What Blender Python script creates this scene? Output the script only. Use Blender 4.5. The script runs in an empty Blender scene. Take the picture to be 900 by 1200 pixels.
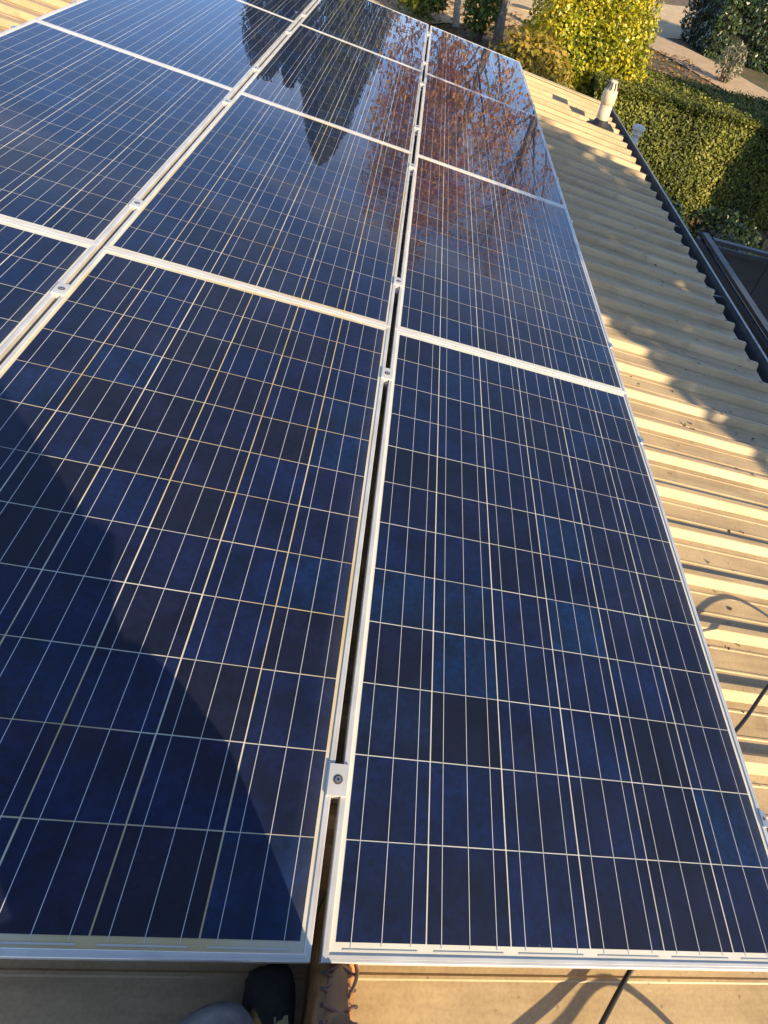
import bpy, bmesh, math, random
import numpy as np
from mathutils import Vector, Matrix

random.seed(7)
rng = np.random.default_rng(11)
S = bpy.context.scene
COL = S.collection
R = math.radians

# ------------------------------------------------------------------ camera, light
H = 2.6                       # height of the panel plane's near corner above the lawn by the house
PITCH = R(6)                  # roof pitch, falling towards +x
ROOF = Matrix.Translation((0, 0, H)) @ Matrix.Rotation(PITCH, 4, 'Y')
RR = ROOF.to_3x3()
CAM_R = RR @ Vector((0.9562, -0.0011, 0.2926))
CAM_D = RR @ Vector((0.1822, -0.7799, -0.5988))
CAM_F = RR @ Vector((0.2289, 0.6259, -0.7456))
CAM_P = ROOF @ Vector((-0.129, -0.061, 1.155))
FPX, CX, CY = 665.2, 530.0, 650.3

cam = bpy.data.objects.new('camera', bpy.data.cameras.new('camera'))
COL.objects.link(cam)
cr, cu, cb = CAM_R.normalized(), None, -CAM_F.normalized()
cr = (cr - cb * cr.dot(cb)).normalized()
cu = cb.cross(cr)
cam.matrix_world = Matrix.Translation(CAM_P) @ Matrix((cr, cu, cb)).transposed().to_4x4()
cam.data.sensor_fit = 'VERTICAL'
cam.data.sensor_height = 36
cam.data.lens = 36 * FPX / 1200
cam.data.shift_x = -(CX - 450) / 1200
cam.data.shift_y = (CY - 600) / 1200
cam.data.clip_start = 0.01
cam.data.clip_end = 3000
S.camera = cam

SUN_EL, SUN_AZ = R(21.5), math.atan2(0.64, -0.77)
world = bpy.data.worlds.new('World'); S.world = world; world.use_nodes = True
wn, wl = world.node_tree.nodes, world.node_tree.links
sky = wn.new('ShaderNodeTexSky'); sky.sky_type = 'NISHITA'; sky.sun_disc = False
sky.sun_elevation = SUN_EL; sky.sun_rotation = SUN_AZ
sky.air_density = 0.65; sky.dust_density = 0.15; sky.ozone_density = 2.4
def wnode(t, **kw):
    n = wn.new(t)
    for k, v in kw.items(): n.inputs[k].default_value = v
    return n
wtc = wnode('ShaderNodeTexCoord')
wmp = wnode('ShaderNodeMapping'); wmp.inputs['Scale'].default_value = (1.0, 1.7, 2.2)
wcl = wnode('ShaderNodeTexNoise', Scale=2.6, Detail=7.0, Roughness=0.58, Distortion=0.6)
wrm = wn.new('ShaderNodeValToRGB'); wrm.color_ramp.elements[0].position = 0.50; wrm.color_ramp.elements[1].position = 0.74
wrm.color_ramp.elements[1].color = (0.55, 0.55, 0.55, 1)
wbw = wn.new('ShaderNodeRGBToBW')
wsc = wn.new('ShaderNodeMath'); wsc.operation = 'MULTIPLY'; wsc.inputs[1].default_value = 2.6
wmx = wn.new('ShaderNodeMix'); wmx.data_type = 'RGBA'
wl.new(wtc.outputs['Generated'], wmp.inputs[0]); wl.new(wmp.outputs[0], wcl.inputs['Vector']); wl.new(wcl.outputs[0], wrm.inputs[0])
wl.new(sky.outputs[0], wbw.inputs[0]); wl.new(wbw.outputs[0], wsc.inputs[0])
wl.new(wrm.outputs[0], wmx.inputs[0]); wl.new(sky.outputs[0], wmx.inputs[6]); wl.new(wsc.outputs[0], wmx.inputs[7])
wl.new(wmx.outputs[2], wn['Background'].inputs[0])
wn['Background'].inputs[1].default_value = 0.15
sl = bpy.data.lights.new('sun', 'SUN'); sl.energy = 4.5; sl.angle = R(0.53); sl.color = (1.0, 0.80, 0.50)
sun = bpy.data.objects.new('sun', sl); COL.objects.link(sun)
sd = Vector((math.sin(SUN_AZ) * math.cos(SUN_EL), math.cos(SUN_AZ) * math.cos(SUN_EL), math.sin(SUN_EL)))
sun.rotation_euler = sd.to_track_quat('Z', 'Y').to_euler()
sun.location = (10, -12, 12)
vs = S.view_settings
vs.view_transform = 'Standard'; vs.look = 'None'; vs.exposure = 1.1; vs.gamma = 1; vs.use_curve_mapping = False
S.render.engine = 'CYCLES'
S.cycles.use_denoising = True
S.cycles.transparent_max_bounces = 16
S.cycles.max_bounces = 8

# ------------------------------------------------------------------ helpers
def ray(px, py):
    d = CAM_R * ((px - CX) / FPX) + CAM_D * ((py - CY) / FPX) + CAM_F
    return d.normalized()

def ss(a, b, x):
    t = min(1, max(0, (x - a) / (b - a))); return t * t * (3 - 2 * t)

def zground(x, y):
    z = 1.4 * ss(9.5, 17, y) + 0.012 * max(0, min(y, 60) - 17)
    z += 0.03 * math.sin(x * 0.9 + 1) * math.sin(y * 0.7)
    return z

def px_ground(px, py):
    d = ray(px, py); t = 5.0
    for i in range(4000):
        p = CAM_P + d * t
        if p.z <= zground(p.x, p.y): return p
        t += 0.02
    return p

class MB:
    """collects simple solids into one mesh"""
    def __init__(self): self.v = []; self.f = []; self.m = []
    def add(self, vs_, fs, mi=0):
        b = len(self.v); self.v += [tuple(v) for v in vs_]
        self.f += [tuple(i + b for i in f) for f in fs]; self.m += [mi] * len(fs); return self
    def box(self, x0, x1, y0, y1, z0, z1, mi=0):
        v = [(x0,y0,z0),(x1,y0,z0),(x1,y1,z0),(x0,y1,z0),(x0,y0,z1),(x1,y0,z1),(x1,y1,z1),(x0,y1,z1)]
        f = [(0,3,2,1),(4,5,6,7),(0,1,5,4),(1,2,6,5),(2,3,7,6),(3,0,4,7)]
        return self.add(v, f, mi)
    def tube(self, pts, rad, n=8, mi=0, caps=True):
        pts = [Vector(p) for p in pts]
        rad = rad if isinstance(rad, (list, tuple)) else [rad] * len(pts)
        rings = []; up = Vector((0.13, 0.21, 0.97))
        for i, p in enumerate(pts):
            t = (pts[min(i + 1, len(pts) - 1)] - pts[max(i - 1, 0)]).normalized()
            if abs(t.dot(up)) > 0.96: up = Vector((0.9, 0.3, 0.1))
            a = (up - t * up.dot(t)).normalized(); b = t.cross(a)
            rings.append([p + (a * math.cos(2 * math.pi * k / n) + b * math.sin(2 * math.pi * k / n)) * rad[i] for k in range(n)])
        vs_ = [v for r in rings for v in r]; fs = []
        for i in range(len(pts) - 1):
            for k in range(n):
                fs.append((i * n + k, i * n + (k + 1) % n, (i + 1) * n + (k + 1) % n, (i + 1) * n + k))
        if caps:
            fs.append(tuple(reversed(range(n)))); fs.append(tuple((len(pts) - 1) * n + k for k in range(n)))
        return self.add(vs_, fs, mi)
    def mesh(self, name):
        me = bpy.data.meshes.new(name); me.from_pydata(self.v, [], self.f)
        if any(self.m): me.polygons.foreach_set('material_index', self.m)
        me.update(); return me
    def build(self, name, mats, parent=None, smooth=False, mw=None):
        me = self.mesh(name)
        return link(name, me, mats, parent, smooth, mw)

def link(name, me, mats=None, parent=None, smooth=False, mw=None):
    if mats is not None:
        for m in (mats if isinstance(mats, (list, tuple)) else [mats]): me.materials.append(m)
    if smooth: me.polygons.foreach_set('use_smooth', [True] * len(me.polygons))
    o = bpy.data.objects.new(name, me); COL.objects.link(o)
    if parent is not None: o.parent = parent
    if mw is not None: o.matrix_world = mw
    return o

def tag(o, label=None, cat=None, group=None, kind=None):
    for k, v in (('label', label), ('category', cat), ('group', group), ('kind', kind)):
        if v: o[k] = v
    return o

def empty(name, mw=None):
    o = bpy.data.objects.new(name, None); COL.objects.link(o); o.empty_display_size = 0.1
    if mw is not None: o.matrix_world = mw
    return o

def at(x, y, z=0.0): return ROOF @ Matrix.Translation((x, y, z))   # a frame on the roof plane

def quads_mesh(name, P, N, size, aspect, spin=None, rg=rng, fold=0.25):
    """leaf-like rhombi: one four-sided face per leaf"""
    n = len(P); N = N / np.linalg.norm(N, axis=1, keepdims=True)
    t = rg.normal(size=(n, 3)) if spin is None else spin + rg.normal(size=(n, 3)) * 0.35
    t -= N * (t * N).sum(1, keepdims=True); t /= np.linalg.norm(t, axis=1, keepdims=True)
    b = np.cross(N, t)
    s = (size * rg.uniform(0.6, 1.3, n))[:, None]
    V = np.empty((n, 4, 3))
    V[:, 0] = P - t * s * 0.5
    V[:, 1] = P + b * s * aspect * 0.5 + N * s * fold * 0.3
    V[:, 2] = P + t * s * 0.5
    V[:, 3] = P - b * s * aspect * 0.5 + N * s * fold * 0.3
    me = bpy.data.meshes.new(name)
    me.vertices.add(n * 4); me.vertices.foreach_set('co', V.reshape(-1))
    me.loops.add(n * 4); me.loops.foreach_set('vertex_index', np.arange(n * 4, dtype=np.int32))
    me.polygons.add(n); me.polygons.foreach_set('loop_start', np.arange(0, n * 4, 4, dtype=np.int32))
    me.polygons.foreach_set('loop_total', np.full(n, 4, dtype=np.int32))
    me.update(); return me

# ------------------------------------------------------------------ materials
def mat(name):
    m = bpy.data.materials.new(name); m.use_nodes = True
    nt = m.node_tree; return m, nt, nt.nodes['Principled BSDF']

def node(nt, t, **kw):
    n = nt.nodes.new(t)
    for k, v in kw.items():
        if k.startswith('i_'):
            key = k[2:]; n.inputs[int(key) if key.isdigit() else key.replace('_', ' ')].default_value = v
        else: setattr(n, k, v)
    return n

def ramp(nt, stops, fac=None, interp='LINEAR'):
    n = nt.nodes.new('ShaderNodeValToRGB'); n.color_ramp.interpolation = interp
    el = n.color_ramp.elements
    while len(el) < len(stops): el.new(0.5)
    for e, (p, c) in zip(el, stops): e.position = p; e.color = (*c, 1) if len(c) == 3 else c
    if fac is not None: nt.links.new(fac, n.inputs[0])
    return n

def plain(name, col, rough=0.5, metal=0.0, var=0.0, scale=20.0, bump=0.0):
    m, nt, p = mat(name)
    p.inputs['Roughness'].default_value = rough; p.inputs['Metallic'].default_value = metal
    p.inputs['Base Color'].default_value = (*col, 1)
    if var or bump:
        tc = node(nt, 'ShaderNodeTexCoord')
        nz = node(nt, 'ShaderNodeTexNoise', i_Scale=scale, i_Detail=6.0)
        nt.links.new(tc.outputs['Object'], nz.inputs['Vector'])
        r = ramp(nt, [(0.3, tuple(c * (1 - var) for c in col)), (0.7, tuple(min(1, c * (1 + var)) for c in col))], nz.outputs[0])
        nt.links.new(r.outputs[0], p.inputs['Base Color'])
        if bump:
            b = node(nt, 'ShaderNodeBump', i_Strength=bump, i_Distance=0.01)
            nt.links.new(nz.outputs[0], b.inputs['Height']); nt.links.new(b.outputs[0], p.inputs['Normal'])
    return m

def leafmat(name, cols, rough=0.45, trans=0.25, hue_noise=None):
    """cols: colour stops picked at random for each leaf, shifted by slow noise through the crown"""
    m, nt, p = mat(name)
    g = node(nt, 'ShaderNodeNewGeometry')
    tc = node(nt, 'ShaderNodeTexCoord'); nz = node(nt, 'ShaderNodeTexNoise', i_Scale=hue_noise or 1.2, i_Detail=2.0)
    nt.links.new(tc.outputs['Object'], nz.inputs['Vector'])
    mx = node(nt, 'ShaderNodeMath', operation='MULTIPLY_ADD', i_1=0.55)
    sh = node(nt, 'ShaderNodeMath', operation='MULTIPLY_ADD', i_1=1.3, i_2=-0.42)
    nt.links.new(nz.outputs[0], sh.inputs[0])
    nt.links.new(g.outputs['Random Per Island'], mx.inputs[0]); nt.links.new(sh.outputs[0], mx.inputs[2])
    r = ramp(nt, [(i / (len(cols) - 1), c) for i, c in enumerate(cols)], mx.outputs[0])
    nt.links.new(r.outputs[0], p.inputs['Base Color'])
    p.inputs['Roughness'].default_value = rough
    tr = node(nt, 'ShaderNodeBsdfTranslucent'); nt.links.new(r.outputs[0], tr.inputs[0])
    ms = node(nt, 'ShaderNodeMixShader', i_0=trans)
    nt.links.new(p.outputs[0], ms.inputs[1]); nt.links.new(tr.outputs[0], ms.inputs[2])
    nt.links.new(ms.outputs[0], nt.nodes['Material Output'].inputs[0])
    return m

# cream painted steel roof: dirt film, faint run-off streaks along the fall
def roofmat():
    m, nt, p = mat('cream_roof_steel')
    tc = node(nt, 'ShaderNodeTexCoord')
    mp = node(nt, 'ShaderNodeMapping'); mp.inputs['Scale'].default_value = (1.2, 14, 3)
    nt.links.new(tc.outputs['Object'], mp.inputs[0])
    n1 = node(nt, 'ShaderNodeTexNoise', i_Scale=1.6, i_Detail=7.0, i_Roughness=0.65); nt.links.new(mp.outputs[0], n1.inputs[0])
    n2 = node(nt, 'ShaderNodeTexNoise', i_Scale=3.0, i_Detail=8.0, i_Roughness=0.7); nt.links.new(tc.outputs['Object'], n2.inputs[0])
    n3 = node(nt, 'ShaderNodeTexNoise', i_Scale=140.0, i_Detail=3.0); nt.links.new(tc.outputs['Object'], n3.inputs[0])
    r1 = ramp(nt, [(0.3, (0.40, 0.285, 0.15)), (0.55, (0.52, 0.38, 0.205)), (0.8, (0.585, 0.435, 0.25))], n1.outputs[0])
    r2 = ramp(nt, [(0.36, (0.70, 0.66, 0.60)), (0.6, (1, 1, 1))], n2.outputs[0])
    r3 = ramp(nt, [(0.3, (0.86, 0.85, 0.83)), (0.6, (1, 1, 1))], n3.outputs[0])
    a = node(nt, 'ShaderNodeMix', data_type='RGBA', blend_type='MULTIPLY'); a.inputs[0].default_value = 0.8
    b = node(nt, 'ShaderNodeMix', data_type='RGBA', blend_type='MULTIPLY'); b.inputs[0].default_value = 1
    nt.links.new(r1.outputs[0], a.inputs[6]); nt.links.new(r2.outputs[0], a.inputs[7])
    nt.links.new(a.outputs[2], b.inputs[6]); nt.links.new(r3.outputs[0], b.inputs[7])
    vo = node(nt, 'ShaderNodeTexVoronoi', i_Scale=26.0); nt.links.new(tc.outputs['Object'], vo.inputs['Vector'])
    r4 = ramp(nt, [(0.05, (0.42, 0.38, 0.33)), (0.11, (1, 1, 1))], vo.outputs['Distance'])
    n5 = node(nt, 'ShaderNodeTexNoise', i_Scale=1.1, i_Detail=5.0, i_Roughness=0.7, i_Distortion=1.2); nt.links.new(tc.outputs['Object'], n5.inputs[0])
    r5 = ramp(nt, [(0.60, (1, 1, 1)), (0.70, (0.66, 0.64, 0.62))], n5.outputs[0])
    c4 = node(nt, 'ShaderNodeMix', data_type='RGBA', blend_type='MULTIPLY'); c4.inputs[0].default_value = 0.7
    c5 = node(nt, 'ShaderNodeMix', data_type='RGBA', blend_type='MULTIPLY'); c5.inputs[0].default_value = 0.8
    nt.links.new(b.outputs[2], c4.inputs[6]); nt.links.new(r4.outputs[0], c4.inputs[7])
    nt.links.new(c4.outputs[2], c5.inputs[6]); nt.links.new(r5.outputs[0], c5.inputs[7])
    nt.links.new(c5.outputs[2], p.inputs['Base Color'])
    rr = node(nt, 'ShaderNodeMapRange', i_1=0.3, i_2=0.7, i_3=0.42, i_4=0.62); nt.links.new(n2.outputs[0], rr.inputs[0])
    nt.links.new(rr.outputs[0], p.inputs['Roughness'])
    bp = node(nt, 'ShaderNodeBump', i_Strength=0.3, i_Distance=0.006); nt.links.new(n2.outputs[0], bp.inputs['Height'])
    nt.links.new(bp.outputs[0], p.inputs['Normal'])
    return m

# silicon cell: each cell its own tone, crystal grain and hair-fine printed lines
def cellmat(name, stops):
    m, nt, p = mat(name)
    oi = node(nt, 'ShaderNodeObjectInfo'); tc = node(nt, 'ShaderNodeTexCoord')
    r = ramp(nt, stops, oi.outputs['Random'])
    ad = node(nt, 'ShaderNodeVectorMath', operation='ADD')
    sc = node(nt, 'ShaderNodeVectorMath', operation='SCALE'); sc.inputs['Scale'].default_value = 37.0
    cb_ = node(nt, 'ShaderNodeCombineXYZ'); nt.links.new(oi.outputs['Random'], cb_.inputs[0]); nt.links.new(oi.outputs['Random'], cb_.inputs[1])
    nt.links.new(cb_.outputs[0], sc.inputs[0]); nt.links.new(tc.outputs['Object'], ad.inputs[0]); nt.links.new(sc.outputs[0], ad.inputs[1])
    vo = node(nt, 'ShaderNodeTexVoronoi', i_Scale=95.0); nt.links.new(ad.outputs[0], vo.inputs['Vector'])
    nz = node(nt, 'ShaderNodeTexNoise', i_Scale=9.0, i_Detail=3.0); nt.links.new(ad.outputs[0], nz.inputs['Vector'])
    h = node(nt, 'ShaderNodeMapRange', i_1=0, i_2=1, i_3=0.72, i_4=1.35)
    sp = node(nt, 'ShaderNodeSeparateColor'); nt.links.new(vo.outputs['Color'], sp.inputs[0]); nt.links.new(sp.outputs[0], h.inputs[0])
    h2 = node(nt, 'ShaderNodeMapRange', i_1=0.3, i_2=0.7, i_3=0.55, i_4=1.6); nt.links.new(nz.outputs[0], h2.inputs[0])
    mu = node(nt, 'ShaderNodeMath', operation='MULTIPLY'); nt.links.new(h.outputs[0], mu.inputs[0]); nt.links.new(h2.outputs[0], mu.inputs[1])
    # printed fingers, 2 mm apart
    sx = node(nt, 'ShaderNodeSeparateXYZ'); nt.links.new(tc.outputs['Object'], sx.inputs[0])
    fm = node(nt, 'ShaderNodeMath', operation='MULTIPLY', i_1=1 / 0.0026); nt.links.new(sx.outputs[1], fm.inputs[0])
    fr = node(nt, 'ShaderNodeMath', operation='FRACT'); nt.links.new(fm.outputs[0], fr.inputs[0])
    gt = node(nt, 'ShaderNodeMath', operation='LESS_THAN', i_1=0.13); nt.links.new(fr.outputs[0], gt.inputs[0])
    vm = node(nt, 'ShaderNodeVectorMath', operation='SCALE'); nt.links.new(r.outputs[0], vm.inputs[0]); nt.links.new(mu.outputs[0], vm.inputs['Scale'])
    mx = node(nt, 'ShaderNodeMix', data_type='RGBA'); mx.inputs[7].default_value = (0.014, 0.019, 0.048, 1)
    nt.links.new(gt.outputs[0], mx.inputs[0]); nt.links.new(vm.outputs[0], mx.inputs[6])
    nt.links.new(mx.outputs[2], p.inputs['Base Color'])
    p.inputs['Roughness'].default_value = 0.55
    p.inputs['Specular IOR Level'].default_value = 0.25
    return m

# thin panel glass: clear, mirror-like by Fresnel, a light film of dust
def glassmat():
    m = bpy.data.materials.new('panel_glass'); m.use_nodes = True; nt = m.node_tree
    for n in list(nt.nodes): nt.nodes.remove(n)
    out = node(nt, 'ShaderNodeOutputMaterial')
    g = node(nt, 'ShaderNodeNewGeometry'); fr = node(nt, 'ShaderNodeFresnel')
    ior = node(nt, 'ShaderNodeMapRange', i_1=0, i_2=1, i_3=1.30, i_4=1 / 1.30)   # same mirror from either side of the sheet
    nt.links.new(g.outputs['Backfacing'], ior.inputs[0]); nt.links.new(ior.outputs[0], fr.inputs['IOR'])
    tc = node(nt, 'ShaderNodeTexCoord')
    tr = node(nt, 'ShaderNodeBsdfTransparent'); tr.inputs[0].default_value = (0.97, 0.975, 0.97, 1)
    gl = node(nt, 'ShaderNodeBsdfGlossy'); gl.inputs['Roughness'].default_value = 0.012; gl.inputs[0].default_value = (0.84, 0.83, 0.88, 1)   # blue cast of the anti-reflection coat
    nb = node(nt, 'ShaderNodeTexNoise', i_Scale=3.0, i_Detail=2.0); nt.links.new(tc.outputs['Object'], nb.inputs[0])
    bp = node(nt, 'ShaderNodeBump', i_Strength=0.035, i_Distance=0.02); nt.links.new(nb.outputs[0], bp.inputs['Height']); nt.links.new(bp.outputs[0], gl.inputs['Normal'])
    m1 = node(nt, 'ShaderNodeMixShader'); nt.links.new(fr.outputs[0], m1.inputs[0]); nt.links.new(tr.outputs[0], m1.inputs[1]); nt.links.new(gl.outputs[0], m1.inputs[2])
    du = node(nt, 'ShaderNodeBsdfDiffuse'); du.inputs[0].default_value = (0.40, 0.40, 0.42, 1)
    nd = node(nt, 'ShaderNodeTexNoise', i_Scale=5.0, i_Detail=8.0, i_Roughness=0.6)
    oi = node(nt, 'ShaderNodeObjectInfo'); va = node(nt, 'ShaderNodeVectorMath', operation='ADD')
    nt.links.new(tc.outputs['Object'], va.inputs[0]); nt.links.new(oi.outputs['Location'], va.inputs[1]); nt.links.new(va.outputs[0], nd.inputs[0])
    rd = node(nt, 'ShaderNodeMapRange', i_1=0.35, i_2=0.75, i_3=0.0005, i_4=0.007); nt.links.new(nd.outputs[0], rd.inputs[0])
    # a few round water spots
    vo = node(nt, 'ShaderNodeTexVoronoi', i_Scale=7.0); nt.links.new(va.outputs[0], vo.inputs['Vector'])
    lt = node(nt, 'ShaderNodeMath', operation='LESS_THAN', i_1=0.018); nt.links.new(vo.outputs['Distance'], lt.inputs[0])
    am = node(nt, 'ShaderNodeMath', operation='MULTIPLY_ADD', i_1=0.07); nt.links.new(lt.outputs[0], am.inputs[0]); nt.links.new(rd.outputs[0], am.inputs[2])
    sx = node(nt, 'ShaderNodeSeparateXYZ'); nt.links.new(tc.outputs['Object'], sx.inputs[0])
    ed = node(nt, 'ShaderNodeMapRange', i_1=0.93, i_2=0.982, i_3=0.0, i_4=0.12); nt.links.new(sx.outputs[0], ed.inputs[0])
    em = node(nt, 'ShaderNodeMath', operation='MULTIPLY'); nt.links.new(ed.outputs[0], em.inputs[0]); nt.links.new(nd.outputs[0], em.inputs[1])
    ea = node(nt, 'ShaderNodeMath', operation='ADD'); nt.links.new(em.outputs[0], ea.inputs[0]); nt.links.new(am.outputs[0], ea.inputs[1]); am = ea
    m2 = node(nt, 'ShaderNodeMixShader'); nt.links.new(am.outputs[0], m2.inputs[0]); nt.links.new(m1.outputs[0], m2.inputs[1]); nt.links.new(du.outputs[0], m2.inputs[2])
    nt.links.new(m2.outputs[0], out.inputs[0])
    return m

def patchy(name, c0, c1, rough, scale):
    m, nt, p = mat(name); p.inputs['Roughness'].default_value = rough
    tc = node(nt, 'ShaderNodeTexCoord'); nz = node(nt, 'ShaderNodeTexNoise', i_Scale=scale, i_Detail=5.0); nt.links.new(tc.outputs['Object'], nz.inputs[0])
    r = ramp(nt, [(0.40, c0), (0.58, c1)], nz.outputs[0]); nt.links.new(r.outputs[0], p.inputs['Base Color']); return m
M = {}
M['roof'] = roofmat()
M['flash'] = plain('cream_flashing', (0.57, 0.43, 0.23), 0.5, 0, 0.15, 6, 0.05)
M['alu'] = plain('anodised_aluminium', (0.64, 0.62, 0.575), 0.38, 0.35, 0.14, 9, 0.04)
M['alu_mill'] = plain('mill_aluminium', (0.62, 0.61, 0.59), 0.35, 0.8, 0.06, 40)
M['steel'] = plain('bolt_steel', (0.55, 0.55, 0.55), 0.3, 0.9)
M['ribbon'] = plain('tinned_ribbon', (0.70, 0.70, 0.70), 0.5, 0.3)
M['bus'] = plain('tinned_bus', (0.64, 0.62, 0.56), 0.55, 0.1)
M['back'] = plain('white_backsheet', (0.74, 0.70, 0.60), 0.6, 0, 0.06, 12)
M['back_y'] = patchy('yellowed_backsheet', (0.74, 0.70, 0.58), (0.66, 0.50, 0.24), 0.6, 2.2)
M['cell'] = cellmat('navy_cell', [(0.0, (0.002, 0.004, 0.015)), (0.25, (0.002, 0.006, 0.030)), (0.5, (0.0015, 0.008, 0.041)), (0.75, (0.003, 0.005, 0.021)), (1.0, (0.001, 0.015, 0.058))])
M['cell_b'] = cellmat('dark_cell', [(0.0, (0.005, 0.005, 0.014)), (0.3, (0.004, 0.006, 0.028)), (0.6, (0.002, 0.008, 0.044)), (0.85, (0.005, 0.006, 0.022)), (1.0, (0.001, 0.014, 0.062))])
M['glass'] = glassmat()
M['gutter'] = plain('charcoal_gutter', (0.085, 0.090, 0.096), 0.4, 0.1, 0.25, 10, 0.05)
M['gutter_in'] = plain('gutter_lip_wear', (0.42, 0.42, 0.40), 0.45, 0.5, 0.2, 25)  # paler colour paints the sunlit edge along the gutter lip
M['wall'] = plain('rendered_wall', (0.5, 0.43, 0.33), 0.85, 0, 0.1, 20, 0.1)
M['pvc'] = plain('aged_cream_pvc', (0.58, 0.47, 0.31), 0.55, 0, 0.22, 14, 0.05)
M['white_pvc'] = plain('white_pvc', (0.62, 0.60, 0.52), 0.5)
M['boot_rubber'] = plain('black_rubber', (0.015, 0.015, 0.015), 0.6)
M['cable'] = plain('black_cable', (0.012, 0.012, 0.013), 0.45)
M['fence'] = plain('charcoal_steel', (0.034, 0.042, 0.055), 0.45, 0.1, 0.2, 8)
M['timber'] = plain('weathered_timber', (0.30, 0.19, 0.09), 0.75, 0, 0.3, 14, 0.2)
M['bark'] = plain('grey_bark', (0.20, 0.165, 0.13), 0.9, 0, 0.4, 22, 0.6)
M['pale_bark'] = plain('pale_birch_bark', (0.62, 0.55, 0.43), 0.8, 0, 0.35, 18, 0.4)
M['conc'] = plain('concrete', (0.46, 0.32, 0.185), 0.85, 0, 0.14, 5, 0.15)
M['iron'] = plain('cast_iron', (0.09, 0.07, 0.055), 0.7, 0.2, 0.2, 30)
M['screw'] = plain('painted_screw', (0.30, 0.25, 0.18), 0.5)

# ------------------------------------------------------------------ the ground
def terrain():
    xs = sorted(set([-160, -100, -60, -30] + [x * 1.0 for x in range(-16, 31)] + [40, 60, 100, 160]))
    ys = sorted(set([-160, -100, -50, -20] + [y * 1.0 for y in range(-10, 61)] + [80, 120, 180, 260]))
    v = [(x, y, zground(x, y)) for y in ys for x in xs]; n = len(xs)
    f = [(j * n + i, j * n + i + 1, (j + 1) * n + i + 1, (j + 1) * n + i) for j in range(len(ys) - 1) for i in range(n - 1)]
    m, nt, p = mat('garden_soil_and_mulch')
    tc = node(nt, 'ShaderNodeTexCoord')
    a = node(nt, 'ShaderNodeTexNoise', i_Scale=0.35, i_Detail=5.0); nt.links.new(tc.outputs['Object'], a.inputs[0])
    b = node(nt, 'ShaderNodeTexNoise', i_Scale=9.0, i_Detail=9.0, i_Roughness=0.75); nt.links.new(tc.outputs['Object'], b.inputs[0])
    r1 = ramp(nt, [(0.3, (0.045, 0.030, 0.016)), (0.5, (0.13, 0.085, 0.042)), (0.68, (0.24, 0.15, 0.06))], b.outputs[0])
    r2 = ramp(nt, [(0.3, (0.025, 0.034, 0.010)), (0.7, (0.09, 0.10, 0.025))], b.outputs[0])
    k = ramp(nt, [(0.50, (0, 0, 0)), (0.58, (1, 1, 1))], a.outputs[0])
    mx = node(nt, 'ShaderNodeMix', data_type='RGBA')
    nt.links.new(k.outputs[0], mx.inputs[0]); nt.links.new(r1.outputs[0], mx.inputs[6]); nt.links.new(r2.outputs[0], mx.inputs[7])
    nt.links.new(mx.outputs[2], p.inputs['Base Color']); p.inputs['Roughness'].default_value = 0.95
    bp = node(nt, 'ShaderNodeBump', i_Strength=0.7, i_Distance=0.05); nt.links.new(b.outputs[0], bp.inputs['Height']); nt.links.new(bp.outputs[0], p.inputs['Normal'])
    me = bpy.data.meshes.new('ground'); me.from_pydata(v, [], f)
    tag(link('ground', me, m, smooth=True), kind='structure')
terrain()

def strip(name, centre, width, m, lift, kind='structure'):
    """a path laid on the ground along a polyline"""
    c = [Vector(p) for p in centre]; pts = []
    for i in range(len(c) - 1):
        for k in range(12): pts.append(c[i].lerp(c[i + 1], k / 12))
    pts.append(c[-1]); v = []; f = []
    for i, p in enumerate(pts):
        t = (pts[min(i + 1, len(pts) - 1)] - pts[max(i - 1, 0)]); t.z = 0; t.normalize(); nrm = Vector((t.y, -t.x, 0))
        for s in range(7):
            q = p + nrm * width * (s / 6 - 0.5); v.append((q.x, q.y, zground(q.x, q.y) + lift))
    for i in range(len(pts) - 1):
        for s in range(6): f.append((i * 7 + s, i * 7 + s + 1, (i + 1) * 7 + s + 1, (i + 1) * 7 + s))
    me = bpy.data.meshes.new(name); me.from_pydata(v, [], f)
    return tag(link(name, me, m, smooth=True), kind=kind)

M['drive'] = plain('sandy_driveway', (0.50, 0.365, 0.20), 0.9, 0, 0.22, 6, 0.3)
pa, pb = px_ground(775, 52), px_ground(848, 92)
dv = (pb - pa)
strip('path', [pa - dv * 2.2, pa, pb, pb + dv * 3], 1.9, M['conc'], 0.02)
da, db = px_ground(520, -6), px_ground(640, 8)
dd = (db - da)
strip('driveway', [da - dd * 6, da, db, db + dd * 6], 4.6, M['drive'], 0.012)
# manhole lid in the driveway
mh = px_ground(611, 10)
e = empty('manhole_cover', Matrix.Translation((mh.x, mh.y, zground(mh.x, mh.y) + 0.01)))
mb = MB(); mb.tube([(0, 0, 0), (0, 0, 0.03)], 0.27, 24); mb.build('lid', M['iron'], e)
mb = MB(); mb.tube([(0, 0, 0), (0, 0, 0.02)], 0.33, 24); mb.build('rim', M['conc'], e)
tag(e, 'round dark iron manhole cover set in the sandy driveway', 'manhole cover')

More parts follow.
